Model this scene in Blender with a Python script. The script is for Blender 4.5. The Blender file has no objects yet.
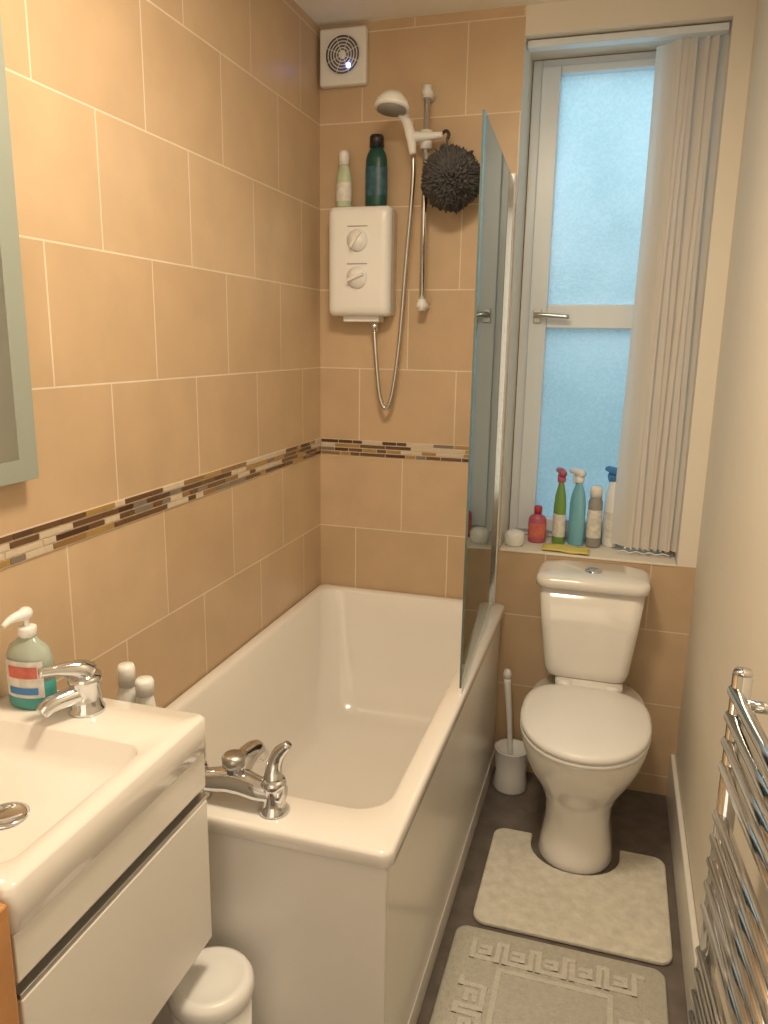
import bpy, math, random
from mathutils import Vector, Matrix, noise
random.seed(7)
C=bpy.context.scene.collection
# ---------------------------------------------------------------- materials
def new_mat(name):
    m=bpy.data.materials.new(name); m.use_nodes=True
    nt=m.node_tree; b=nt.nodes['Principled BSDF']
    return m,nt,b
def N(nt,t,**k):
    n=nt.nodes.new(t)
    for a,v in k.items():
        if a=='op': n.operation=v
        else: setattr(n,a,v)
    return n
def pbr(name,col,rough=0.4,metal=0.0,bump=0.0,bscale=200,var=0.04,coat=0.0,spec=0.5,vscale=12,trans=0.0,detail=3):
    m,nt,b=new_mat(name)
    tc=N(nt,'ShaderNodeTexCoord')
    no=N(nt,'ShaderNodeTexNoise'); no.inputs['Scale'].default_value=vscale; no.inputs['Detail'].default_value=detail
    nt.links.new(tc.outputs['Object'],no.inputs['Vector'])
    mx=N(nt,'ShaderNodeMix',data_type='RGBA'); 
    mx.inputs['A'].default_value=(*[max(0,c*(1-var)) for c in col],1)
    mx.inputs['B'].default_value=(*[min(1,c*(1+var)) for c in col],1)
    nt.links.new(no.outputs['Fac'],mx.inputs['Factor'])
    nt.links.new(mx.outputs['Result'],b.inputs['Base Color'])
    b.inputs['Roughness'].default_value=rough; b.inputs['Metallic'].default_value=metal
    b.inputs['Coat Weight'].default_value=coat; b.inputs['Specular IOR Level'].default_value=spec
    b.inputs['Transmission Weight'].default_value=trans
    if bump>0:
        n2=N(nt,'ShaderNodeTexNoise'); n2.inputs['Scale'].default_value=bscale; n2.inputs['Detail'].default_value=4
        nt.links.new(tc.outputs['Object'],n2.inputs['Vector'])
        bp=N(nt,'ShaderNodeBump'); bp.inputs['Strength'].default_value=bump; bp.inputs['Distance'].default_value=0.004
        nt.links.new(n2.outputs['Fac'],bp.inputs['Height']); nt.links.new(bp.outputs['Normal'],b.inputs['Normal'])
    return m
def tile_mat(name,axis,up,lo,zup,zlo,split=1.095):
    m,nt,b=new_mat(name)
    g=N(nt,'ShaderNodeNewGeometry'); s=N(nt,'ShaderNodeSeparateXYZ'); nt.links.new(g.outputs['Position'],s.inputs[0])
    gt=N(nt,'ShaderNodeMath',op='GREATER_THAN'); gt.inputs[1].default_value=split; nt.links.new(s.outputs['Z'],gt.inputs[0])
    def sel(a,bv):
        n=N(nt,'ShaderNodeMath',op='MULTIPLY_ADD'); nt.links.new(gt.outputs[0],n.inputs[0]); n.inputs[1].default_value=bv-a; n.inputs[2].default_value=a; return n
    zo=sel(zlo,zup); xo=sel(lo,up)
    z=N(nt,'ShaderNodeMath',op='SUBTRACT'); nt.links.new(s.outputs['Z'],z.inputs[0]); nt.links.new(zo.outputs[0],z.inputs[1])
    x=N(nt,'ShaderNodeMath',op='SUBTRACT'); nt.links.new(s.outputs[axis],x.inputs[0]); nt.links.new(xo.outputs[0],x.inputs[1])
    cb=N(nt,'ShaderNodeCombineXYZ'); nt.links.new(x.outputs[0],cb.inputs[0]); nt.links.new(z.outputs[0],cb.inputs[1])
    br=N(nt,'ShaderNodeTexBrick'); br.offset=0.5; br.offset_frequency=2
    br.inputs['Scale'].default_value=1; br.inputs['Mortar Size'].default_value=0.0022; br.inputs['Mortar Smooth'].default_value=0.3
    br.inputs['Brick Width'].default_value=0.325; br.inputs['Row Height'].default_value=0.25; br.inputs['Bias'].default_value=0
    br.inputs['Color1'].default_value=(0.55,0.395,0.25,1); br.inputs['Color2'].default_value=(0.60,0.44,0.285,1)
    br.inputs['Mortar'].default_value=(0.74,0.63,0.49,1)
    nt.links.new(cb.outputs[0],br.inputs['Vector'])
    no=N(nt,'ShaderNodeTexNoise'); no.inputs['Scale'].default_value=9; no.inputs['Detail'].default_value=6
    nt.links.new(g.outputs['Position'],no.inputs['Vector'])
    mr=N(nt,'ShaderNodeMapRange'); mr.inputs['To Min'].default_value=0.86; mr.inputs['To Max'].default_value=1.14
    nt.links.new(no.outputs['Fac'],mr.inputs['Value'])
    mx=N(nt,'ShaderNodeMix',data_type='RGBA',blend_type='MULTIPLY'); mx.inputs['Factor'].default_value=1
    nt.links.new(br.outputs['Color'],mx.inputs['A']); nt.links.new(mr.outputs[0],mx.inputs['B'])
    nt.links.new(mx.outputs['Result'],b.inputs['Base Color'])
    b.inputs['Roughness'].default_value=0.36
    inv=N(nt,'ShaderNodeMath',op='SUBTRACT'); inv.inputs[0].default_value=1; nt.links.new(br.outputs['Fac'],inv.inputs[1])
    n2=N(nt,'ShaderNodeTexNoise'); n2.inputs['Scale'].default_value=35; nt.links.new(g.outputs['Position'],n2.inputs['Vector'])
    ad=N(nt,'ShaderNodeMath',op='MULTIPLY_ADD'); nt.links.new(n2.outputs['Fac'],ad.inputs[0]); ad.inputs[1].default_value=0.3; nt.links.new(inv.outputs[0],ad.inputs[2])
    bp=N(nt,'ShaderNodeBump'); bp.inputs['Strength'].default_value=0.35; bp.inputs['Distance'].default_value=0.0015
    nt.links.new(ad.outputs[0],bp.inputs['Height']); nt.links.new(bp.outputs['Normal'],b.inputs['Normal'])
    return m
M={}
M['tileL']=tile_mat('tile_left','Y',1.1575,1.32,1.11,-0.182)
M['tileB']=tile_mat('tile_back','X',-0.3375,-0.509,1.11,-0.182)
M['paint']=pbr('cream_paint',(0.80,0.745,0.65),0.6,bump=0.08,bscale=60,var=0.02)
M['ceil']=pbr('ceiling_paint',(0.86,0.83,0.76),0.8,var=0.02)
M['white']=pbr('white_ceramic',(0.84,0.81,0.77),0.12,coat=0.5,var=0.015)
M['acryl']=pbr('white_acrylic',(0.84,0.81,0.77),0.16,coat=0.4,var=0.015)
M['panel']=pbr('white_gloss_panel',(0.82,0.80,0.76),0.22,var=0.02)
M['upvc']=pbr('white_upvc',(0.76,0.83,0.90),0.3,var=0.01)
M['plastic']=pbr('white_plastic',(0.84,0.84,0.83),0.3,var=0.01)
M['chrome']=pbr('chrome',(0.70,0.72,0.74),0.10,metal=1,var=0.02)
M['alu']=pbr('brushed_aluminium',(0.56,0.55,0.53),0.3,metal=1,var=0.05)
M['black']=pbr('black_plastic',(0.02,0.02,0.022),0.35)
M['grey']=pbr('grey_plastic',(0.30,0.29,0.28),0.4)
M['dgrey']=pbr('dark_grille',(0.16,0.15,0.16),0.4)
M['floor']=pbr('brown_vinyl',(0.165,0.14,0.125),0.45,var=0.6,vscale=16,bump=0.15,bscale=80,detail=6)
M['mat1']=pbr('cream_pile',(0.80,0.75,0.66),0.95,bump=1.0,bscale=330,var=0.28,vscale=38,detail=8)
M['mat2']=pbr('grey_green_pile',(0.60,0.58,0.51),0.95,bump=1.0,bscale=330,var=0.18,vscale=90,detail=6)
M['mat3']=pbr('raised_pile',(0.69,0.67,0.60),0.95,bump=1.0,bscale=330,var=0.15,vscale=90,detail=6)
M['wood']=pbr('varnished_pine',(0.55,0.27,0.10),0.35,var=0.3,vscale=18)
M['blind']=pbr('cream_blind_fabric',(0.90,0.85,0.80),0.8,bump=0.3,bscale=260,var=0.04)
M['puff']=pbr('charcoal_mesh',(0.10,0.095,0.095),0.8,var=0.6,vscale=80)
M['red']=pbr('red_plastic',(0.50,0.05,0.08),0.3)
M['pink']=pbr('pink_plastic',(0.48,0.11,0.18),0.3)
M['green']=pbr('green_plastic',(0.18,0.34,0.08),0.3)
M['dgreen']=pbr('dark_green_plastic',(0.01,0.07,0.06),0.3)
M['blue']=pbr('sky_blue_liquid',(0.20,0.48,0.62),0.15)
M['dblue']=pbr('blue_plastic',(0.05,0.22,0.52),0.3)
M['teal']=pbr('teal_liquid',(0.06,0.33,0.31),0.1)
M['clearp']=pbr('cloudy_clear_plastic',(0.40,0.46,0.40),0.12)
M['yellow']=pbr('yellow_cloth',(0.72,0.62,0.18),0.95,bump=0.6,bscale=200)
M['label']=pbr('printed_label',(0.70,0.68,0.64),0.5,var=0.4,vscale=70)
M['labelr']=pbr('red_label',(0.62,0.16,0.12),0.5,var=0.5,vscale=60)
M['pale']=pbr('pale_green_plastic',(0.50,0.58,0.42),0.4,var=0.3,vscale=40)
M['brownm']=[pbr('mosaic_%d'%i,c,r,var=0.15,vscale=90) for i,(c,r) in enumerate([((0.09,0.045,0.025),.2),((0.15,0.08,0.04),.2),((0.38,0.24,0.08),.25),((0.28,0.16,0.07),.2),((0.62,0.52,0.40),.3),((0.22,0.18,0.15),.2),((0.11,0.06,0.035),.2)])]
M['grout']=pbr('grout',(0.70,0.61,0.50),0.8)
def glass_screen():
    m,nt,b=new_mat('clear_glass'); nt.nodes.remove(b)
    out=nt.nodes['Material Output']
    t=N(nt,'ShaderNodeBsdfTransparent'); t.inputs[0].default_value=(0.93,0.95,0.94,1)
    gl=N(nt,'ShaderNodeBsdfGlossy'); gl.inputs['Roughness'].default_value=0.03; gl.inputs[0].default_value=(0.95,1,0.98,1)
    fr=N(nt,'ShaderNodeFresnel'); fr.inputs[0].default_value=1.45
    mx=N(nt,'ShaderNodeMixShader'); nt.links.new(fr.outputs[0],mx.inputs[0]); nt.links.new(t.outputs[0],mx.inputs[1]); nt.links.new(gl.outputs[0],mx.inputs[2])
    nt.links.new(mx.outputs[0],out.inputs[0]); return m
M['glass']=glass_screen()
M['gedge']=pbr('green_glass_edge',(0.08,0.115,0.10),0.15)
def frosted():
    m,nt,b=new_mat('frosted_glass'); nt.nodes.remove(b); out=nt.nodes['Material Output']
    tc=N(nt,'ShaderNodeTexCoord')
    v=N(nt,'ShaderNodeTexVoronoi'); v.inputs['Scale'].default_value=110; nt.links.new(tc.outputs['Object'],v.inputs['Vector'])
    n=N(nt,'ShaderNodeTexNoise'); n.inputs['Scale'].default_value=3; nt.links.new(tc.outputs['Object'],n.inputs['Vector'])
    ad=N(nt,'ShaderNodeMath',op='MULTIPLY_ADD'); nt.links.new(v.outputs['Distance'],ad.inputs[0]); ad.inputs[1].default_value=0.4; nt.links.new(n.outputs['Fac'],ad.inputs[2])
    cr=N(nt,'ShaderNodeValToRGB'); cr.color_ramp.elements[0].position=0.35; cr.color_ramp.elements[0].color=(0.74,0.83,0.84,1)
    cr.color_ramp.elements[1].position=0.95; cr.color_ramp.elements[1].color=(0.97,0.99,1,1)
    nt.links.new(ad.outputs[0],cr.inputs[0])
    t=N(nt,'ShaderNodeBsdfTranslucent'); nt.links.new(cr.outputs[0],t.inputs[0])
    bp=N(nt,'ShaderNodeBump'); bp.inputs['Strength'].default_value=0.6; bp.inputs['Distance'].default_value=0.003; nt.links.new(v.outputs['Distance'],bp.inputs['Height'])
    gl=N(nt,'ShaderNodeBsdfGlossy'); gl.inputs['Roughness'].default_value=0.3; nt.links.new(bp.outputs[0],gl.inputs['Normal'])
    mx=N(nt,'ShaderNodeMixShader'); mx.inputs[0].default_value=0.05; nt.links.new(t.outputs[0],mx.inputs[1]); nt.links.new(gl.outputs[0],mx.inputs[2])
    nt.links.new(mx.outputs[0],out.inputs[0]); return m
M['frost']=frosted()
def emis(name,col,s):
    m,nt,b=new_mat(name); b.inputs['Base Color'].default_value=(*col,1); b.inputs['Emission Color'].default_value=(*col,1); b.inputs['Emission Strength'].default_value=s; return m
M['led']=emis('blue_led',(0.15,0.25,1.0),16)
M['lamp']=emis('lamp_diffuser',(1.0,0.84,0.64),3)
def translucent_fabric():
    m=M['blind']; nt=m.node_tree; b=nt.nodes['Principled BSDF']; out=nt.nodes['Material Output']
    t=N(nt,'ShaderNodeBsdfTranslucent'); t.inputs[0].default_value=(0.95,0.92,0.88,1)
    mx=N(nt,'ShaderNodeMixShader'); mx.inputs[0].default_value=0.5
    nt.links.new(b.outputs[0],mx.inputs[1]); nt.links.new(t.outputs[0],mx.inputs[2]); nt.links.new(mx.outputs[0],out.inputs[0])
translucent_fabric()
# ---------------------------------------------------------------- geometry helpers
def link(o,parent=None):
    C.objects.link(o)
    if parent is not None:
        o.parent=parent; o.matrix_parent_inverse=Matrix.Translation(-Vector(parent.location))
    return o
def empty(name,loc):
    e=bpy.data.objects.new(name,None); e.location=loc; e.empty_display_size=0.05; C.objects.link(e); return e
def mesh(name,vs,fs,mats,parent=None,smooth=True,mi=None,bevel=0,seg=2,sub=0):
    me=bpy.data.meshes.new(name); me.from_pydata([tuple(v) for v in vs],[],fs); me.validate(); me.update()
    if not isinstance(mats,(list,tuple)): mats=[mats]
    for m in mats: me.materials.append(m)
    if mi: 
        for p,i in zip(me.polygons,mi): p.material_index=i
    import bmesh
    bm=bmesh.new(); bm.from_mesh(me); bmesh.ops.recalc_face_normals(bm,faces=bm.faces); bm.to_mesh(me); bm.free()
    if smooth:
        for p in me.polygons: p.use_smooth=True
    o=bpy.data.objects.new(name,me)
    if bevel>0:
        md=o.modifiers.new('b','BEVEL'); md.width=bevel; md.segments=seg; md.limit_method='ANGLE'; md.harden_normals=True
    if sub: 
        md=o.modifiers.new('s','SUBSURF'); md.levels=sub; md.render_levels=sub
    return link(o,parent)
BF=[(0,3,2,1),(4,5,6,7),(0,1,5,4),(1,2,6,5),(2,3,7,6),(3,0,4,7)]
def bv(x0,x1,y0,y1,z0,z1): return [(x0,y0,z0),(x1,y0,z0),(x1,y1,z0),(x0,y1,z0),(x0,y0,z1),(x1,y0,z1),(x1,y1,z1),(x0,y1,z1)]
def box(name,x0,x1,y0,y1,z0,z1,mat,parent=None,bevel=0.003,seg=2):
    return mesh(name,bv(x0,x1,y0,y1,z0,z1),BF,mat,parent,smooth=bevel>0,bevel=bevel,seg=seg)
def boxes(name,lst,mats,parent=None,bevel=0.0):
    vs=[];fs=[];mi=[]
    for (b,m) in lst:
        k=len(vs); vs+=bv(*b); 
        for j,f in enumerate(BF):
            fs.append(tuple(a+k for a in f)); mi.append(m[j] if isinstance(m,(list,tuple)) else m)
    return mesh(name,vs,fs,mats,parent,smooth=bevel>0,mi=mi,bevel=bevel)
def loft(name,rings,mat,parent=None,cap0=True,cap1=True,smooth=True,sub=0,closed=False,mi=None):
    n=len(rings[0]); vs=[p for r in rings for p in r]; fs=[];ms=[]
    R=len(rings)
    for i in range(R if closed else R-1):
        a=i*n; b=((i+1)%R)*n
        for j in range(n):
            k=(j+1)%n; fs.append((a+j,a+k,b+k,b+j)); ms.append(mi[i] if mi else 0)
    if not closed:
        if cap0: fs.append(tuple(range(n))[::-1]); ms.append(mi[0] if mi else 0)
        if cap1: fs.append(tuple(range((R-1)*n,R*n))); ms.append(mi[-1] if mi else 0)
    return mesh(name,vs,fs,mat,parent,smooth,sub=sub,mi=ms)
def rrect(x0,x1,y0,y1,z,r,k=8):
    r=min(r,(x1-x0)/2-1e-4,(y1-y0)/2-1e-4); pts=[]
    for cx,cy,a0 in [(x1-r,y1-r,0),(x0+r,y1-r,90),(x0+r,y0+r,180),(x1-r,y0+r,270)]:
        for i in range(k+1):
            a=math.radians(a0+90*i/k); pts.append((cx+r*math.cos(a),cy+r*math.sin(a),z))
    return pts
def dring(cx,cy,z,hw,yf,yb,nf=2.0,nb=3.0,n=48):
    pts=[]
    for i in range(n):
        t=2*math.pi*i/n; c,s=math.cos(t),math.sin(t)
        e=nb if s>0 else nf; ry=(yb-cy) if s>0 else (cy-yf)
        pts.append((cx+hw*math.copysign(abs(c)**(2/e),c),cy+ry*math.copysign(abs(s)**(2/e),s),z))
    return pts
def lathe(name,prof,loc,mat,parent=None,n=28,sx=1,sy=1,axis=None,rot=0,mi=None):
    rings=[]
    q=Vector((0,0,1)).rotation_difference(Vector(axis).normalized()) if axis is not None else None
    for r,z in prof:
        ring=[]
        for i in range(n):
            a=2*math.pi*i/n; x,y=r*math.cos(a)*sx,r*math.sin(a)*sy
            x,y=x*math.cos(rot)-y*math.sin(rot),x*math.sin(rot)+y*math.cos(rot)
            v=Vector((x,y,z))
            if q: v=q@v
            ring.append(tuple(v+Vector(loc)))
        rings.append(ring)
    return loft(name,rings,mat,parent,mi=mi)
def patch(name,loc,r,z0,z1,a0,a1,mat,parent,sy=1,n=12):
    vs=[];fs=[]
    for i in range(n+1):
        a=math.radians(a0+(a1-a0)*i/n)
        for z in (z0,z1): vs.append((loc[0]+r*math.cos(a),loc[1]+r*sy*math.sin(a),loc[2]+z))
    for i in range(n): fs.append((2*i,2*i+2,2*i+3,2*i+1))
    return mesh(name,vs,fs,mat,parent)
def cr(pts,k=8):
    P=[Vector(p) for p in pts]; P=[2*P[0]-P[1]]+P+[2*P[-1]-P[-2]]; out=[]
    for i in range(1,len(P)-2):
        for j in range(k):
            t=j/k; a,b,c,d=P[i-1:i+3]
            out.append(0.5*((2*b)+(c-a)*t+(2*a-5*b+4*c-d)*t*t+(3*b-a-3*c+d)*t**3))
    out.append(P[-2]); return out
def tube(name,pts,r,mat,parent=None,n=12,smooth_path=True,k=8):
    p=cr(pts,k) if smooth_path and len(pts)>2 else [Vector(q) for q in pts]
    rr=r if isinstance(r,(list,tuple)) else [r]
    rings=[]; up=None
    for i,q in enumerate(p):
        t=(p[min(i+1,len(p)-1)]-p[max(i-1,0)]).normalized()
        if up is None:
            up=Vector((0,0,1)) if abs(t.z)<0.9 else Vector((1,0,0))
        u=(up-up.dot(t)*t).normalized(); up=u; w=t.cross(u)
        f=i/(len(p)-1)*(len(rr)-1); a=int(min(f,len(rr)-1)); b=min(a+1,len(rr)-1); rad=rr[a]+(rr[b]-rr[a])*(f-a)
        rings.append([tuple(q+rad*(math.cos(2*math.pi*j/n)*u+math.sin(2*math.pi*j/n)*w)) for j in range(n)])
    return loft(name,rings,mat,parent)
def disc_prof(r,h,b): return [(0.0001,0),(r-b,0),(r,b),(r,h-b),(r-b*.3,h-b*.3),(r-b,h),(0.0001,h)]
# ---------------------------------------------------------------- constants
XL,XR,YB,YF,ZC=-0.965,0.27,2.448,-0.55,2.387
WX0,WX1,WZ0,WZ1=-0.335,0.215,0.785,2.31
# ---------------------------------------------------------------- room
box('floor',XL-0.1,XR+0.1,YF-0.1,YB+0.3,-0.1,0,M['floor'],bevel=0)
box('ceiling',XL-0.1,XR+0.1,YF-0.1,YB+0.3,ZC,ZC+0.1,M['ceil'],bevel=0)
box('wall_left',XL-0.1,XL,YF-0.1,YB+0.3,0,ZC,M['tileL'],bevel=0)
box('wall_right',XR,XR+0.1,YF-0.1,YB+0.3,0,ZC,M['paint'],bevel=0)
box('wall_front',XL,XR,YF-0.1,YF,0,ZC,M['paint'],bevel=0)
T=[1,1,0,1,1,1]
boxes('wall_back',[((XL,WX0,YB,YB+0.3,0,ZC),T),((WX0,XR,YB,YB+0.3,0,WZ0),T),((WX0,XR,YB,YB+0.3,WZ1,ZC),1),((WX1,XR,YB,YB+0.3,WZ0,WZ1),1)],[M['tileB'],M['paint']])
box('trim_1',WX0+0.001,WX1-0.001,YB-0.004,YB+0.235,WZ0-0.002,WZ0+0.006,M['paint'],bevel=0.002)
box('baseboard_right',XR-0.016,XR-0.0005,YF+0.01,YB-0.001,0.0005,0.155,M['panel'],bevel=0.005)
def mosaic(name,axis,a0,a1):
    z0,z1=1.068,1.1225; rows=4; h=(z1-z0)/rows
    vs=[];fs=[];mi=[]
    def add(u0,u1,za,zb,t,m):
        k=len(vs)
        if axis=='Y': b=bv(XL-0.001,XL+t,u0,u1,za,zb)
        else: b=bv(u0,u1,YB-t,YB+0.001,za,zb)
        vs.extend(b)
        for f in BF: fs.append(tuple(q+k for q in f)); mi.append(m)
    add(a0,a1,z0,z1,0.0015,7)
    for r in range(rows):
        u=a0-random.uniform(0,0.05)
        while u<a1:
            L=random.choice([0.035,0.05,0.07,0.09]); ua=max(u,a0)+0.0012; ub=min(u+L,a1)-0.0012
            if ub>ua: add(ua,ub,z0+r*h+0.0018,z0+(r+1)*h-0.0018,0.0035,random.choice([0,1,1,2,2,3,4,4,4,5,6]))
            u+=L
    mesh(name,vs,fs,M['brownm']+[M['grout']],smooth=False,mi=mi)
mosaic('trim_2','Y',YF+0.01,YB-0.004); mosaic('trim_3','X',XL+0.004,WX0-0.002)
# ---------------------------------------------------------------- window
w=empty('window_1',(-0.06,2.66,1.5))
fy0,fy1=2.655,2.715
def frame(nm,x0,x1,z0,z1,t,y0,y1,mat):
    boxes(nm,[((x0,x0+t,y0,y1,z0,z1),0),((x1-t,x1,y0,y1,z0,z1),0),((x0+t,x1-t,y0,y1,z0,z0+t),0),((x0+t,x1-t,y0,y1,z1-t,z1),0)],[mat],w,bevel=0.003)
frame('outer_frame',WX0+0.002,WX1-0.002,WZ0+0.008,WZ1-0.002,0.03,fy0,fy1+0.03,M['upvc'])
boxes('sash',[((-0.303,-0.245,2.64,2.70,0.815,2.285),0),((0.125,0.183,2.64,2.70,0.815,2.285),0),((-0.245,0.125,2.64,2.70,0.815,0.86),0),((-0.245,0.125,2.64,2.70,2.262,2.285),0),((-0.245,0.125,2.64,2.70,1.50,1.575),0)],[M['upvc']],w,bevel=0.004)
box('upper_pane',-0.250,0.13,2.672,2.678,1.57,2.275,M['frost'],w,bevel=0)
box('lower_pane',-0.250,0.13,2.672,2.678,0.85,1.505,M['frost'],w,bevel=0)
box('handle_plate',-0.288,-0.262,2.632,2.641,1.515,1.56,M['alu'],w,bevel=0.003)
tube('handle_lever',[(-0.275,2.634,1.54),(-0.275,2.612,1.54),(-0.25,2.606,1.54),(-0.17,2.604,1.535)],[0.010,0.010,0.0085,0.007],M['alu'],w)
box('sky_blocker',-3,3,3.7,3.9,-1,2.0,pbr('sky_blocker_grey',(0.20,0.24,0.24),0.9,bump=0.4,bscale=20,var=0.2),bevel=0)  # unseen block added outside to cut low sky and darken the lower pane
# blinds
bl=empty('vertical_blind',(0.12,2.52,2.28))
box('headrail',WX0+0.004,WX1-0.004,2.475,2.515,2.286,2.306,M['upvc'],bl,bevel=0.004)
ns=8
for i in range(ns):
    x=0.060+i*0.0180; ang=math.radians(50+random.uniform(-8,8)); L=0.089
    zt,zb=2.284,0.815
    rows=10
    vs=[];fs=[]
    for r in range(rows+1):
        z=zt+(zb-zt)*r/rows; sway=0.004*math.sin(i*1.7+r*0.5)-0.010*(r/rows)*(1-i/ns)
        for s in range(5):
            u=(s/4-0.5)*L; bow=0.004*(1-(2*s/4-1)**2)
            vs.append((min(x+sway+u*math.cos(ang)+bow*math.sin(ang),WX1-0.003+0.0003*s),2.525-u*math.sin(ang)*0.9+bow*math.cos(ang),z))
    for r in range(rows):
        for s in range(4):
            a=r*5+s; fs.append((a,a+1,a+6,a+5))
    mesh('slat_%d'%(i+1),vs,fs,M['blind'],bl)
    lathe('weight_%d'%(i+1),[(0.0001,0),(0.004,0),(0.004,0.008),(0.0001,0.008)],(x,2.525,0.806),M['plastic'],bl,n=8)
tube('bead_chain',[(0.035+i*0.02,2.505-0.004*(i%2),0.80+0.006*(i%2)) for i in range(9)],0.0018,M['plastic'],bl,n=6,k=4)
# ---------------------------------------------------------------- bath
b=empty('bathtub',(-0.635,1.77,0.3))
x0,x1,y0,y1,zr=XL+0.002,-0.305,1.095,YB-0.002,0.6035
rings=[]
def R_(i0,i1,j0,j1,z,r): rings.append(rrect(x0+i0,x1-i1,y0+j0,y1-j1,z,r,10))
R_(0.006,0.006,0.006,0.006,zr-0.035,0.02); R_(0,0,0,0,zr-0.03,0.022); R_(0,0,0,0,zr-0.008,0.022); R_(0.002,0.002,0.002,0.002,zr-0.002,0.022); R_(0.008,0.008,0.008,0.008,zr,0.02)
R_(0.03,0.042,0.105,0.032,zr,0.07); R_(0.035,0.047,0.11,0.037,zr-0.003,0.07); R_(0.039,0.052,0.115,0.042,zr-0.012,0.07)
R_(0.05,0.062,0.125,0.06,zr-0.10,0.08); R_(0.065,0.078,0.14,0.10,zr-0.25,0.10); R_(0.08,0.092,0.155,0.15,zr-0.36,0.12); R_(0.10,0.112,0.18,0.19,zr-0.405,0.12); R_(0.14,0.15,0.24,0.25,zr-0.42,0.10); R_(0.20,0.21,0.35,0.36,zr-0.424,0.08)
loft('tub',rings,M['acryl'],b,cap0=False,cap1=True)
box('end_panel',x0,x1-0.012,y0+0.012,y0+0.028,0.001,zr-0.03,M['panel'],b,bevel=0.003)
box('side_panel',x1-0.03,x1-0.012,y0+0.0285,y1,0.001,zr-0.03,M['panel'],b,bevel=0.001)
box('plinth',x1-0.0118,x1-0.008,y0+0.02,y1,0.001,0.07,M['panel'],b,bevel=0.001)
lathe('waste',disc_prof(0.033,0.006,0.002),(-0.64,1.50,zr-0.424),M['chrome'],b)
# bath tap
TX=-0.626
t=empty('bath_mixer_tap',(TX,1.15,zr))
ty=1.150; tz=zr+0.002
for i,x in enumerate((TX-0.08,TX+0.08)):
    lathe('pillar_%d'%(i+1),[(0.0001,0),(0.028,0),(0.029,0.004),(0.024,0.010),(0.021,0.018),(0.021,0.05),(0.024,0.056),(0.021,0.066),(0.0001,0.07)],(x,ty,tz-0.002),M['chrome'],t)
    s=1 if x>TX else -1
    tube('lever_%d'%(i+1),[(x,ty,tz+0.060),(x-0.002*s,ty+0.006,tz+0.080),(x+0.006*s,ty+0.01,tz+0.108),(x+0.026*s,ty+0.008,tz+0.132)],[0.018,0.016,0.014,0.013,0.008],M['chrome'],t)
tube('body',[(TX-0.10,ty,tz+0.034),(TX-0.05,ty,tz+0.036),(TX,ty+0.004,tz+0.042),(TX+0.05,ty,tz+0.036),(TX+0.10,ty,tz+0.034)],[0.018,0.023,0.027,0.023,0.018],M['chrome'],t,n=16)
tube('spout',[(TX,ty,tz+0.045),(TX,ty+0.035,tz+0.062),(TX,ty+0.085,tz+0.060),(TX,ty+0.112,tz+0.038)],[0.024,0.023,0.02,0.017],M['chrome'],t,n=16)
lathe('diverter_knob',[(0.0001,0),(0.014,0),(0.014,0.014),(0.021,0.018),(0.022,0.034),(0.017,0.040),(0.0001,0.041)],(TX,ty,tz+0.058),M['alu'],t)
# ---------------------------------------------------------------- shower screen
s=empty('shower_screen',(-0.335,2.09,zr))
def slab(nm,p,q,z0,z1,th,mat):
    p=Vector((p[0],p[1],0)); q=Vector((q[0],q[1],0)); d=(q-p).normalized(); nn=Vector((-d.y,d.x,0))*th/2
    vs=[p-nn,q-nn,q+nn,p+nn]; vs=[(v.x,v.y,z0) for v in vs]+[(v.x,v.y,z1) for v in vs]
    return mesh(nm,vs,BF,mat,s,smooth=False)
A=(-0.316,1.735);B=(-0.350,2.425)
dx,dy=(B[0]-A[0]),(B[1]-A[1])
P=lambda f:(A[0]+dx*f,A[1]+dy*f)
slab('glass_panel',P(0.004),P(0.985),zr+0.014,1.925,0.005,M['glass'])
slab('glass_edge',P(0.0),P(0.004),zr+0.014,1.925,0.005,M['gedge'])
slab('top_edge',P(0.0),P(0.985),1.925,1.927,0.005,M['gedge'])
slab('seal_strip',P(0.0),P(0.985),zr+0.001,zr+0.014,0.008,M['plastic'])
slab('hinge_profile',P(0.965),P(1.0),zr+0.004,1.93,0.02,M['chrome'])
box('wall_profile',-0.362,-0.338,2.424,YB-0.001,zr+0.002,1.94,M['panel'],s,bevel=0.003)
# ---------------------------------------------------------------- extractor fan
f=empty('extractor_fan',(-0.885,YB,2.295))
box('cover',-0.955,-0.805,YB-0.030,YB-0.001,2.210,2.370,M['plastic'],f,bevel=0.008,seg=3)
fc=(-0.878,2.293)
lathe('grille_recess',[(0.0001,0),(0.055,0),(0.055,0.002),(0.0001,0.002)],(fc[0],YB-0.0305,fc[1]),M['dgrey'],f,axis=(0,-1,0),n=40)
for i,r in enumerate((0.055,0.046,0.037,0.028,0.019)):
    pts=[(fc[0]+r*math.cos(a),YB-0.034,fc[1]+r*math.sin(a)) for a in [2*math.pi*j/32 for j in range(33)]]
    tube('grille_ring_%d'%(i+1),pts,0.0017,M['plastic'],f,n=6,smooth_path=False)
for i in range(4):
    a=math.pi*i/4+0.4
    tube('grille_spoke_%d'%(i+1),[(fc[0]-0.054*math.cos(a),YB-0.0335,fc[1]-0.054*math.sin(a)),(fc[0]+0.054*math.cos(a),YB-0.0335,fc[1]+0.054*math.sin(a))],0.0012,M['plastic'],f,n=6,smooth_path=False)
lathe('grille_hub',disc_prof(0.012,0.004,0.001),(fc[0],YB-0.032,fc[1]),M['plastic'],f,axis=(0,-1,0))
lathe('indicator',disc_prof(0.007,0.004,0.001),(-0.858,YB-0.034,2.262),M['led'],f,axis=(0,-1,0))
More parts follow.
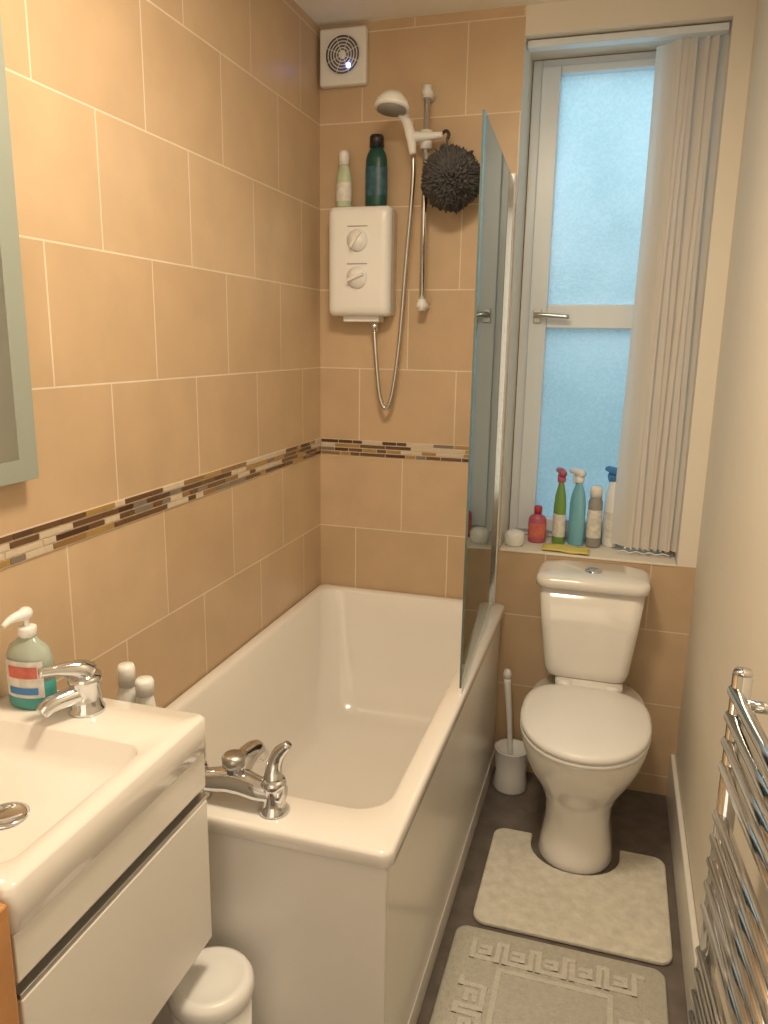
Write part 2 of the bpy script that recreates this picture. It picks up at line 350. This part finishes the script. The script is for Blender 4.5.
# ---------------------------------------------------------------- electric shower
e=empty('electric_shower',(-0.80,YB,1.69))
sx0,sx1,sz0,sz1=-0.902,-0.70,1.525,1.852
rg=[]
for yy,ins,r in [(YB-0.001,0.004,0.012),(YB-0.075,0,0.016),(YB-0.092,0.004,0.018),(YB-0.10,0.014,0.02),(YB-0.102,0.03,0.02)]:
    rg.append([(p[0],yy,p[1]) for p in rrect(sx0+ins,sx1-ins,sz0+ins,sz1-ins,0,r,6)])
loft('casing',rg,M['plastic'],e)
box('casing_seam',sx0-0.0005,sx1+0.0005,YB-0.074,YB-0.070,sz0+0.012,sz1-0.012,M['grey'],e,bevel=0.001)
for i,z in enumerate((1.750,1.640)):
    lathe('dial_%d'%(i+1),[(0.0001,0),(0.033,0),(0.033,0.004),(0.028,0.006),(0.022,0.018),(0.0001,0.02)],(-0.802,YB-0.102,z),M['plastic'],e,axis=(0,-1,0))
    g_=mesh('dial_grip_%d'%(i+1),bv(-0.004,0.004,-0.006,0.006,-0.026,0.026),BF,M['panel'],e,smooth=False)
    g_.location=(-0.802,YB-0.124,z); g_.rotation_euler=(0,0.6 if i==0 else 1.2,0)
    box('dial_print_%d'%(i+1),-0.835,-0.77,YB-0.1035,YB-0.102,z+0.040,z+0.0425,M['grey'],e,bevel=0)
box('base_cover',-0.86,-0.74,YB-0.07,YB-0.01,1.508,1.527,M['plastic'],e,bevel=0.004)
lathe('outlet',[(0.0001,0),(0.011,0),(0.011,0.03),(0.0001,0.03)],(-0.762,YB-0.045,1.48),M['chrome'],e,n=16)
# riser rail kit
k=empty('shower_riser_rail',(-0.605,YB,1.87))
ry=YB-0.055
tube('rail',[(-0.605,ry,1.545),(-0.605,ry,2.185)],0.0095,M['chrome'],k,smooth_path=False)
for i,z in enumerate((1.56,2.165)):
    tube('wall_bracket_%d'%(i+1),[(-0.605,YB-0.001,z),(-0.605,ry-0.012,z)],0.014,M['plastic'],k,smooth_path=False)
    tube('rail_cap_%d'%(i+1),[(-0.605,ry,z-0.016),(-0.605,ry,z+0.018)],0.013,M['plastic'],k,smooth_path=False)
tube('slider',[(-0.605,ry,2.01),(-0.605,ry,2.06)],0.019,M['plastic'],k,smooth_path=False)
tube('slider_arm',[(-0.555,ry-0.004,2.045),(-0.605,ry-0.018,2.04),(-0.64,ry-0.04,2.035)],[0.009,0.013,0.017],M['plastic'],k)
tube('handset_handle',[(-0.635,ry-0.035,1.99),(-0.642,ry-0.045,2.04),(-0.652,ry-0.065,2.078),(-0.670,ry-0.10,2.108)],[0.011,0.015,0.014,0.018],M['plastic'],k)
ax=Vector((-0.04,-0.16,-0.95))
hp=Vector((-0.676,ry-0.120,2.108))
lathe('handset_head',[(0.0001,-0.030),(0.026,-0.025),(0.044,-0.005),(0.051,0.012),(0.049,0.018),(0.0001,0.018)],hp,M['plastic'],k,axis=ax)
lathe('spray_plate',[(0.0001,0),(0.042,0),(0.042,0.003),(0.0001,0.003)],hp+ax.normalized()*0.0175,M['grey'],k,axis=ax)
tube('hose',[(-0.634,ry-0.034,1.985),(-0.635,ry-0.03,1.90),(-0.655,ry-0.01,1.70),(-0.675,ry,1.45),(-0.697,ry,1.28),(-0.718,ry,1.238),(-0.738,ry,1.28),(-0.752,ry,1.40),(-0.762,YB-0.045,1.485)],0.0068,M['alu'],k)
tube('hook',[(-0.56,ry-0.004,2.045),(-0.545,ry-0.006,2.055),(-0.535,ry-0.006,2.045),(-0.54,ry-0.006,2.03)],0.005,M['black'],k,n=8)
# loofah
def puff(name,c,r):
    import bmesh
    bm=bmesh.new(); bmesh.ops.create_icosphere(bm,subdivisions=6,radius=1)
    for v in bm.verts:
        d=v.co.normalized()
        a=noise.noise(d*4)*0.9+noise.noise(d*11+Vector((3,1,2)))*0.7
        rr=r*(0.88+0.16*math.sin(a*14)+0.14*noise.noise(d*30)+0.12*noise.noise(d*2.5))
        v.co=Vector(c)+d*rr
    me=bpy.data.meshes.new(name); bm.to_mesh(me); bm.free(); me.materials.append(M['puff'])
    for p in me.polygons: p.use_smooth=True
    o=bpy.data.objects.new(name,me); return o
lo=empty('bath_puff',(-0.515,2.36,1.915))
link(puff('netting',(-0.515,2.350,1.915),0.087),lo)
tube('hanging_cord',[(-0.54,2.385,2.035),(-0.535,2.37,2.0),(-0.525,2.36,1.95)],0.003,M['puff'],lo,n=6)
# ---------------------------------------------------------------- bottle helper
def bottle(name,loc,r,h,body,cap,capr=None,caph=0.025,sy=0.75,label=None,shoulder=0.2,rot=0,spray=None):
    g=empty(name,loc); x,y,z=loc; capr=capr or r*0.45; hb=h-caph
    zs=hb*(1-shoulder)
    lathe('body',[(0.0001,0),(r*0.92,0),(r,0.006),(r,zs*0.5),(r*0.98,zs),(r*0.85,zs+(hb-zs)*0.45),(capr*0.95,hb-0.004),(capr*0.9,hb),(0.0001,hb)],loc,body,g,sy=sy,rot=rot)
    if label: lathe('label',[(r*1.01,zs*0.22),(r*1.012,zs*0.23),(r*1.012,zs*0.82),(r*1.01,zs*0.83)],loc,label,g,sy=sy*1.01,rot=rot)
    if spray:
        lathe('collar',disc_prof(capr*1.1,0.02,0.003),(x,y,z+hb),spray,g)
        d=Vector((math.cos(rot),math.sin(rot),0)); o=Vector((x,y,z+hb+0.018))
        tube('spray_head',[o-d*0.018+Vector((0,0,0.012)),o+Vector((0,0,0.016)),o+d*0.03+Vector((0,0,0.018)),o+d*0.042+Vector((0,0,0.016))],[0.011,0.013,0.010,0.007],spray,g)
        tube('neck',[o,o+Vector((0,0,0.014))],0.010,spray,g,smooth_path=False)
        tube('trigger',[o+d*0.018+Vector((0,0,0.012)),o+d*0.026+Vector((0,0,-0.006)),o+d*0.020+Vector((0,0,-0.024))],[0.005,0.005,0.003],cap,g)
    else:
        lathe('cap',[(0.0001,0),(capr,0),(capr,caph*0.8),(capr*0.85,caph),(0.0001,caph)],(x,y,z+hb),cap,g)
    return g
zs_=WZ0+0.0065
bottle('cleaning_bottle',(-0.228,2.575,zs_),0.030,0.125,M['pink'],M['red'],label=M['labelr'],sy=0.8)
bottle('spray_bottle',(-0.157,2.575,zs_),0.028,0.235,M['green'],M['red'],spray=M['pink'],label=M['label'],rot=2.0,sy=0.7,shoulder=0.4)
bottle('spray_bottle',(-0.100,2.585,zs_),0.031,0.235,M['blue'],M['plastic'],spray=M['plastic'],rot=2.4,sy=0.7,shoulder=0.35)
bottle('aerosol_can',(-0.043,2.575,zs_),0.024,0.205,M['grey'],M['panel'],capr=0.020,caph=0.035,label=M['label'],sy=1,shoulder=0.1)
bottle('spray_bottle',(0.008,2.605,zs_),0.030,0.245,M['plastic'],M['dblue'],spray=M['dblue'],label=M['label'],rot=2.2,sy=0.7,shoulder=0.35)
bottle('cleaning_bottle',(0.188,2.605,zs_),0.021,0.14,M['pink'],M['red'],sy=0.9)
cl=mesh('folded_cloth',[(-0.20+u*0.15,2.462+v*0.075-u*0.02,zs_+0.0015+0.004*abs(math.sin(u*5+v*3))) for v in [i/6 for i in range(7)] for u in [i/8 for i in range(9)]],
 [(r*9+c,r*9+c+1,r*9+c+10,r*9+c+9) for r in range(6) for c in range(8)],M['yellow'])
md=cl.modifiers.new('t','SOLIDIFY'); md.thickness=0.005; md.offset=1
lathe('plastic_cup',[(0.0001,0),(0.026,0),(0.031,0.01),(0.033,0.035),(0.028,0.047),(0.015,0.052),(0.0001,0.053)],(-0.293,2.50,zs_),M['plastic'])
# items on top of shower unit
bottle('shampoo_bottle',(-0.865,YB-0.05,1.8525),0.025,0.165,M['pale'],M['plastic'],capr=0.016,caph=0.04,label=M['label'],sy=0.8,shoulder=0.3)
bottle('shower_gel_bottle',(-0.760,YB-0.05,1.8525),0.034,0.205,M['dgreen'],M['black'],capr=0.022,caph=0.035,sy=0.7,label=pbr('dark_label',(0.03,0.10,0.14),0.4,var=0.9,vscale=50))
# items on the bath corner
bottle('white_bottle',(-0.835,1.135,zr+0.001),0.026,0.252,M['plastic'],M['plastic'],capr=0.016,caph=0.04,sy=0.8)
bottle('white_bottle',(-0.790,1.125,zr+0.001),0.022,0.235,M['plastic'],M['plastic'],capr=0.017,caph=0.03,sy=0.8)
# ---------------------------------------------------------------- toilet
tl=empty('toilet',(-0.018,2.15,0)); cx=-0.018
cy=2.07
prof=[(0.001,0.104,1.953,2.33),(0.012,0.106,1.950,2.335),(0.05,0.099,1.960,2.33),(0.12,0.090,1.972,2.32),(0.18,0.094,1.962,2.31),(0.23,0.114,1.93,2.31),(0.28,0.142,1.892,2.32),(0.33,0.163,1.858,2.35),(0.37,0.173,1.838,2.38),(0.393,0.176,1.832,2.40),(0.402,0.172,1.836,2.40)]
loft('pan',[dring(cx,cy,z,hw,yf,yb,2.1,3.5) for z,hw,yf,yb in prof],M['white'],tl)
loft('cistern_platform',[rrect(cx-0.10,cx+0.10,2.24,2.435,z,0.03) for z in (0.36,0.43,0.438)],M['white'],tl)
loft('seat',[dring(cx,2.05,z,hw,yf,yb,2.1,3.2) for z,hw,yf,yb in [(0.402,0.172,1.828,2.235),(0.404,0.176,1.822,2.24),(0.414,0.177,1.820,2.24),(0.417,0.174,1.824,2.238)]],M['plastic'],tl)
loft('lid',[dring(cx,2.05,z,hw,yf,yb,2.1,3.2) for z,hw,yf,yb in [(0.4185,0.172,1.824,2.238),(0.421,0.176,1.818,2.242),(0.432,0.177,1.817,2.242),(0.439,0.173,1.823,2.238),(0.443,0.162,1.837,2.225),(0.447,0.13,1.88,2.18),(0.449,0.07,1.96,2.10)]],M['plastic'],tl)
for i,x in enumerate((-0.07,0.07)):
    tube('hinge_%d'%(i+1),[(cx+x-0.02,2.248,0.435),(cx+x+0.02,2.248,0.435)],0.011,M['plastic'],tl,smooth_path=False)
cxx=-0.03
loft('cistern',[rrect(cxx-hw,cxx+hw,yf,2.443,z,0.035) for z,hw,yf in [(0.438,0.112,2.292),(0.445,0.122,2.284),(0.47,0.128,2.28),(0.60,0.143,2.268),(0.735,0.155,2.262)]],M['white'],tl)
loft('cistern_lid',[rrect(cxx-hw,cxx+hw,yf,2.444,z,r) for z,hw,yf,r in [(0.733,0.158,2.258,0.04),(0.736,0.165,2.248,0.045),(0.757,0.166,2.246,0.045),(0.765,0.162,2.25,0.045),(0.771,0.150,2.262,0.04),(0.774,0.10,2.30,0.03)]],M['white'],tl)
lathe('flush_button',[(0.0001,0),(0.026,0),(0.026,0.005),(0.022,0.008),(0.0001,0.008)],(cxx,2.335,0.773),M['chrome'],tl)
box('button_split',cxx-0.001,cxx+0.001,2.315,2.355,0.7805,0.782,M['grey'],tl,bevel=0)
# toilet brush
tb=empty('toilet_brush',(-0.245,2.34,0))
lathe('holder',[(0.0001,0.001),(0.054,0.001),(0.057,0.008),(0.050,0.06),(0.056,0.14),(0.059,0.145),(0.050,0.145),(0.044,0.06),(0.0001,0.03)],(-0.245,2.34,0),M['plastic'],tb)
tube('handle',[(-0.245,2.34,0.04),(-0.258,2.345,0.22),(-0.275,2.355,0.38)],[0.008,0.009,0.012],M['plastic'],tb)
lathe('knob',[(0.0001,0),(0.012,0.005),(0.014,0.02),(0.009,0.035),(0.0001,0.038)],(-0.275,2.355,0.375),M['plastic'],tb)
# ---------------------------------------------------------------- mats
X0,X1,Y0,Y1=-0.255,0.232,1.685,2.09
def corner(cx_,cy_,r,a0,a1,n=5): return [(cx_+r*math.cos(math.radians(a0+(a1-a0)*i/n)),cy_+r*math.sin(math.radians(a0+(a1-a0)*i/n))) for i in range(n+1)]
rc=0.035
out=corner(X0+rc,Y0+rc,rc,180,270)+corner(X1-rc,Y0+rc,rc,270,360)+corner(X1-rc,Y1-rc,rc,0,90)+[(cx+0.125,Y1)]
out+=[(cx+0.125*math.cos(a),2.05-0.108*math.sin(a)) for a in [math.pi*i/14 for i in range(15)]]
out+=[(cx-0.125,Y1)]+corner(X0+rc,Y1-rc,rc,90,180)
def prism(name,poly,z0,z1,mat,parent=None,bevel=0.006):
    n=len(poly); vs=[(p[0],p[1],z0) for p in poly]+[(p[0],p[1],z1) for p in poly]
    fs=[tuple(range(n))[::-1],tuple(range(n,2*n))]+[(i,(i+1)%n,n+(i+1)%n,n+i) for i in range(n)]
    return mesh(name,vs,fs,mat,parent,smooth=True,bevel=bevel,seg=3)
prism('pedestal_mat',out,0.001,0.016,M['mat1'])
bm_=empty('bath_mat',(-0.035,1.28,0))
mx0,mx1,my0,my1=-0.285,0.212,0.90,1.665
loft('base',[rrect(mx0+i,mx1-i,my0+i,my1-i,z,0.03) for i,z in [(0.002,0.001),(0,0.004),(0,0.010),(0.005,0.014)]],M['mat2'],bm_)
segs=[]
def seg(a,b_,wd=0.012):
    xa,xb=sorted((a[0],b_[0])); ya,yb=sorted((a[1],b_[1])); h=wd/2
    segs.append(((xa-h,xb+h,ya-h,yb+h,0.012,0.0165+0.0004*(len(segs)%3)),0))
def path(pts):
    for a,b_ in zip(pts,pts[1:]): seg(a,b_)
inx,iny=0.045,0.045
bx0,bx1,by0,by1=mx0+inx,mx1-inx,my0+iny,my1-iny
kw=0.078
def key(u0,f):
    K=[(0,0),(0,0.054),(0.060,0.054),(0.060,0.0),(0.078,0.0)]
    path([f(u0+u,v) for u,v in K])
    path([f(u0+u,v) for u,v in [(0.02,0.018),(0.04,0.018),(0.04,0.036),(0.02,0.036)]])
nk=int((bx1-bx0)/kw)
off=((bx1-bx0)-nk*kw)/2
for side in (0,1):
    for i in range(nk):
        u0=bx0+off+i*kw
        key(u0,(lambda u,v:(u,by1-v)) if side==0 else (lambda u,v:(u,by0+v)))
nk=int((by1-by0-0.16)/kw)
for side in (0,1):
    for i in range(nk):
        u0=by0+0.085+i*kw
        key(u0,(lambda u,v:(bx0+v,u)) if side==0 else (lambda u,v:(bx1-v,u)))
d=0.078
path([(bx0+d,by0+d),(bx1-d,by0+d),(bx1-d,by1-d),(bx0+d,by1-d),(bx0+d,by0+d)])
boxes('key_relief',segs,[M['mat3']],bm_,bevel=0)
# ---------------------------------------------------------------- vanity
v=empty('vanity_basin_unit',(-0.78,0.8,0.6))
vx1,vy0,vy1=-0.602,0.588,1.022
box('cabinet',XL+0.002,vx1-0.018,vy0+0.004,vy1-0.006,0.43,0.786,M['panel'],v,bevel=0.002)
box('top_rail',vx1-0.017,vx1-0.004,vy0+0.004,vy1-0.006,0.722,0.786,M['panel'],v,bevel=0.002)
box('handle_profile',vx1-0.016,vx1-0.003,vy0+0.004,vy1-0.006,0.700,0.707,M['alu'],v,bevel=0.001)
box('handle_recess',vx1-0.0175,vx1-0.0165,vy0+0.004,vy1-0.006,0.702,0.724,M['grey'],v,bevel=0)
box('drawer_front',vx1-0.017,vx1-0.002,vy0+0.004,vy1-0.006,0.43,0.699,M['panel'],v,bevel=0.003)
rings=[]
bx0_,bx1_,by0_,by1_=XL+0.002,vx1,vy0,vy1
def Q(a,b_,c,d,z,r): rings.append(rrect(a,b_,c,d,z,r,8))
Q(bx0_+.004,bx1_-.004,by0_+.004,by1_-.004,0.787,0.01);Q(bx0_,bx1_,by0_,by1_,0.790,0.012);Q(bx0_,bx1_,by0_,by1_,0.846,0.012);Q(bx0_+.004,bx1_-.004,by0_+.004,by1_-.004,0.850,0.012)
Q(-0.935,-0.636,0.615,0.905,0.850,0.03);Q(-0.932,-0.639,0.618,0.902,0.847,0.03);Q(-0.927,-0.644,0.624,0.892,0.815,0.03);Q(-0.918,-0.652,0.634,0.85,0.802,0.03);Q(-0.88,-0.69,0.67,0.80,0.799,0.03)
loft('basin',rings,M['white'],v)
lathe('basin_waste',[(0.0001,0),(0.030,0),(0.031,0.003),(0.024,0.005),(0.022,0.003),(0.0001,0.004)],(-0.765,0.755,0.7995),M['chrome'],v)
# basin tap
bt=empty('basin_mixer_tap',(-0.815,0.965,0.85))
lathe('body',[(0.0001,0),(0.029,0),(0.029,0.005),(0.025,0.010),(0.024,0.048),(0.027,0.053),(0.026,0.063),(0.0001,0.067)],(-0.795,0.972,0.8505),M['chrome'],bt)
tube('spout',[(-0.795,0.972,0.882),(-0.804,0.947,0.884),(-0.818,0.917,0.881),(-0.824,0.903,0.872)],[0.018,0.016,0.014,0.012],M['chrome'],bt)
tube('lever',[(-0.795,0.976,0.914),(-0.800,0.964,0.925),(-0.820,0.938,0.931),(-0.836,0.918,0.932)],[0.021,0.016,0.010,0.008],M['chrome'],bt)
# soap
SL=(-0.895,0.965,0.851)
sp=empty('soap_dispenser',SL)
lathe('liquid',[(0.0001,0),(0.040,0),(0.043,0.005),(0.043,0.03),(0.0425,0.048),(0.0001,0.048)],SL,M['teal'],sp,sy=0.65)
lathe('bottle_wall',[(0.0425,0.048),(0.041,0.085),(0.034,0.102),(0.018,0.114),(0.013,0.120),(0.0001,0.120)],SL,M['clearp'],sp,sy=0.65)
patch('label',SL,0.0438,0.022,0.085,-130,-30,M['label'],sp,sy=0.67)
patch('label_band',SL,0.0445,0.056,0.076,-115,-45,M['labelr'],sp,sy=0.68)
patch('label_foot',SL,0.0445,0.028,0.040,-115,-45,M['dblue'],sp,sy=0.68)
lathe('collar',disc_prof(0.015,0.018,0.003),(SL[0],SL[1],0.969),M['plastic'],sp)
tube('stem',[(SL[0],SL[1],0.98),(SL[0],SL[1],1.005)],0.0045,M['plastic'],sp,smooth_path=False)
tube('nozzle',[(SL[0]-.01,SL[1]+.007,1.007),(SL[0],SL[1],1.008),(SL[0]-.005,SL[1]-.025,1.006),(SL[0]-.008,SL[1]-.042,0.999)],[0.009,0.011,0.007,0.004],M['plastic'],sp)
# bin
BX,BY=-0.602,1.0
bn=empty('waste_bin',(BX,BY,0))
lathe('bucket',[(0.0001,0.001),(0.062,0.001),(0.066,0.008),(0.070,0.33),(0.0001,0.33)],(BX,BY,0),M['plastic'],bn,n=40)
lathe('lid',[(0.0001,0.33),(0.073,0.33),(0.075,0.335),(0.075,0.352),(0.071,0.360),(0.060,0.366),(0.055,0.363),(0.03,0.366),(0.0001,0.367)],(BX,BY,0),M['plastic'],bn,n=40)
box('door_frame',XL+0.001,-0.598,0.50,0.582,0.001,0.84,M['wood'],bevel=0.004)
# mirror
mi_=empty('wall_mirror',(XL,0.82,1.6))
box('back_box',XL+0.0005,XL+0.024,0.53,1.055,1.225,1.985,M['alu'],mi_,bevel=0.002)
m,nt,bb=new_mat('mirror_silver'); bb.inputs['Base Color'].default_value=(0.74,0.77,0.72,1); bb.inputs['Metallic'].default_value=1; bb.inputs['Roughness'].default_value=0.05
frost_m=pbr('frosted_mirror_band',(0.36,0.40,0.36),0.4,metal=0.2)
box('frosted_band',XL+0.024,XL+0.029,0.515,1.068,1.212,2.0,frost_m,mi_,bevel=0.001)
box('mirror_face',XL+0.029,XL+0.0295,0.545,1.025,1.25,1.96,m,mi_,bevel=0)
# ---------------------------------------------------------------- towel radiator
tr=empty('towel_radiator',(0.2,0.9,0.6))
pa=(0.198,1.15); pb=(0.238,0.68)
for i,(x,y) in enumerate((pb,pa)):
    tube('post_%d'%(i+1),[(x+0.008,y,0.22),(x+0.008,y,0.985)],0.014,M['chrome'],tr,smooth_path=False,n=16)
    lathe('post_cap_%d'%(i+1),[(0.0001,0),(0.014,0),(0.012,0.006),(0.0001,0.009)],(x+0.008,y,0.985),M['chrome'],tr)
    for j,z in enumerate((0.36,0.945)):
        tube('wall_bracket_%d_%d'%(i+1,j+1),[(x+0.008,y-0.02,z),(XR-0.001,y-0.02,z)],0.009,M['chrome'],tr,smooth_path=False)
z=0.955; n_=0
ux,uy=(pb[0]-pa[0]),(pb[1]-pa[1])
for gcount in (4,5,5):
    for q_ in range(gcount):
        tube('bar_%d'%(n_+1),[(pa[0]-ux*0.012,pa[1]-uy*0.012,z),(pb[0],pb[1],z)],0.010,M['chrome'],tr,smooth_path=False)
        z-=0.041; n_+=1
    z-=0.041
# ---------------------------------------------------------------- lamp and lights
LX,LY=-0.33,1.05
lp=empty('ceiling_light',(LX,LY,ZC))
lathe('diffuser',[(0.0001,0),(0.15,0),(0.155,0.008),(0.15,0.03),(0.10,0.05),(0.0001,0.058)],(LX,LY,ZC-0.001),M['lamp'],lp,axis=(0,0,-1),n=40)
def area(name,loc,rot,size,power,col,shape='DISK',sy=None):
    l=bpy.data.lights.new(name,'AREA'); l.shape=shape; l.size=size
    if sy: l.size_y=sy
    l.energy=power; l.color=col
    o=bpy.data.objects.new(name,l); o.location=loc; o.rotation_euler=rot; C.objects.link(o); return o
area('lamp_light',(LX,LY,ZC-0.065),(0,0,0),0.34,19,(1,0.82,0.58))
area('fill_light',(-0.35,YF+0.02,1.35),(math.radians(90),0,0),1.0,6.5,(1,0.87,0.70),'RECTANGLE',1.9)  # added soft fill behind the camera to lift shadows, not a real source
W=bpy.data.worlds.new('World'); bpy.context.scene.world=W; W.use_nodes=True
bg=W.node_tree.nodes['Background']; bg.inputs[0].default_value=(0.53,0.77,0.88,1); bg.inputs[1].default_value=2.1
# ---------------------------------------------------------------- camera
yaw,pitch,roll,fp=0.2910,0.2192,0.0164,767.5
F=Vector((-math.sin(yaw)*math.cos(pitch),math.cos(yaw)*math.cos(pitch),-math.sin(pitch)))
R=Vector((math.cos(yaw),math.sin(yaw),0)); U=R.cross(F)
R2=R*math.cos(roll)+U*math.sin(roll); U2=-R*math.sin(roll)+U*math.cos(roll)
cd=bpy.data.cameras.new('camera'); cd.sensor_fit='HORIZONTAL'; cd.sensor_width=36; cd.lens=36*fp/768; cd.clip_start=0.01
co=bpy.data.objects.new('camera',cd); C.objects.link(co)
mw=Matrix((R2,U2,-F)).transposed().to_4x4(); mw.translation=(0,0,1.45); co.matrix_world=mw
bpy.context.scene.camera=co
bpy.context.scene.view_settings.view_transform='Standard'
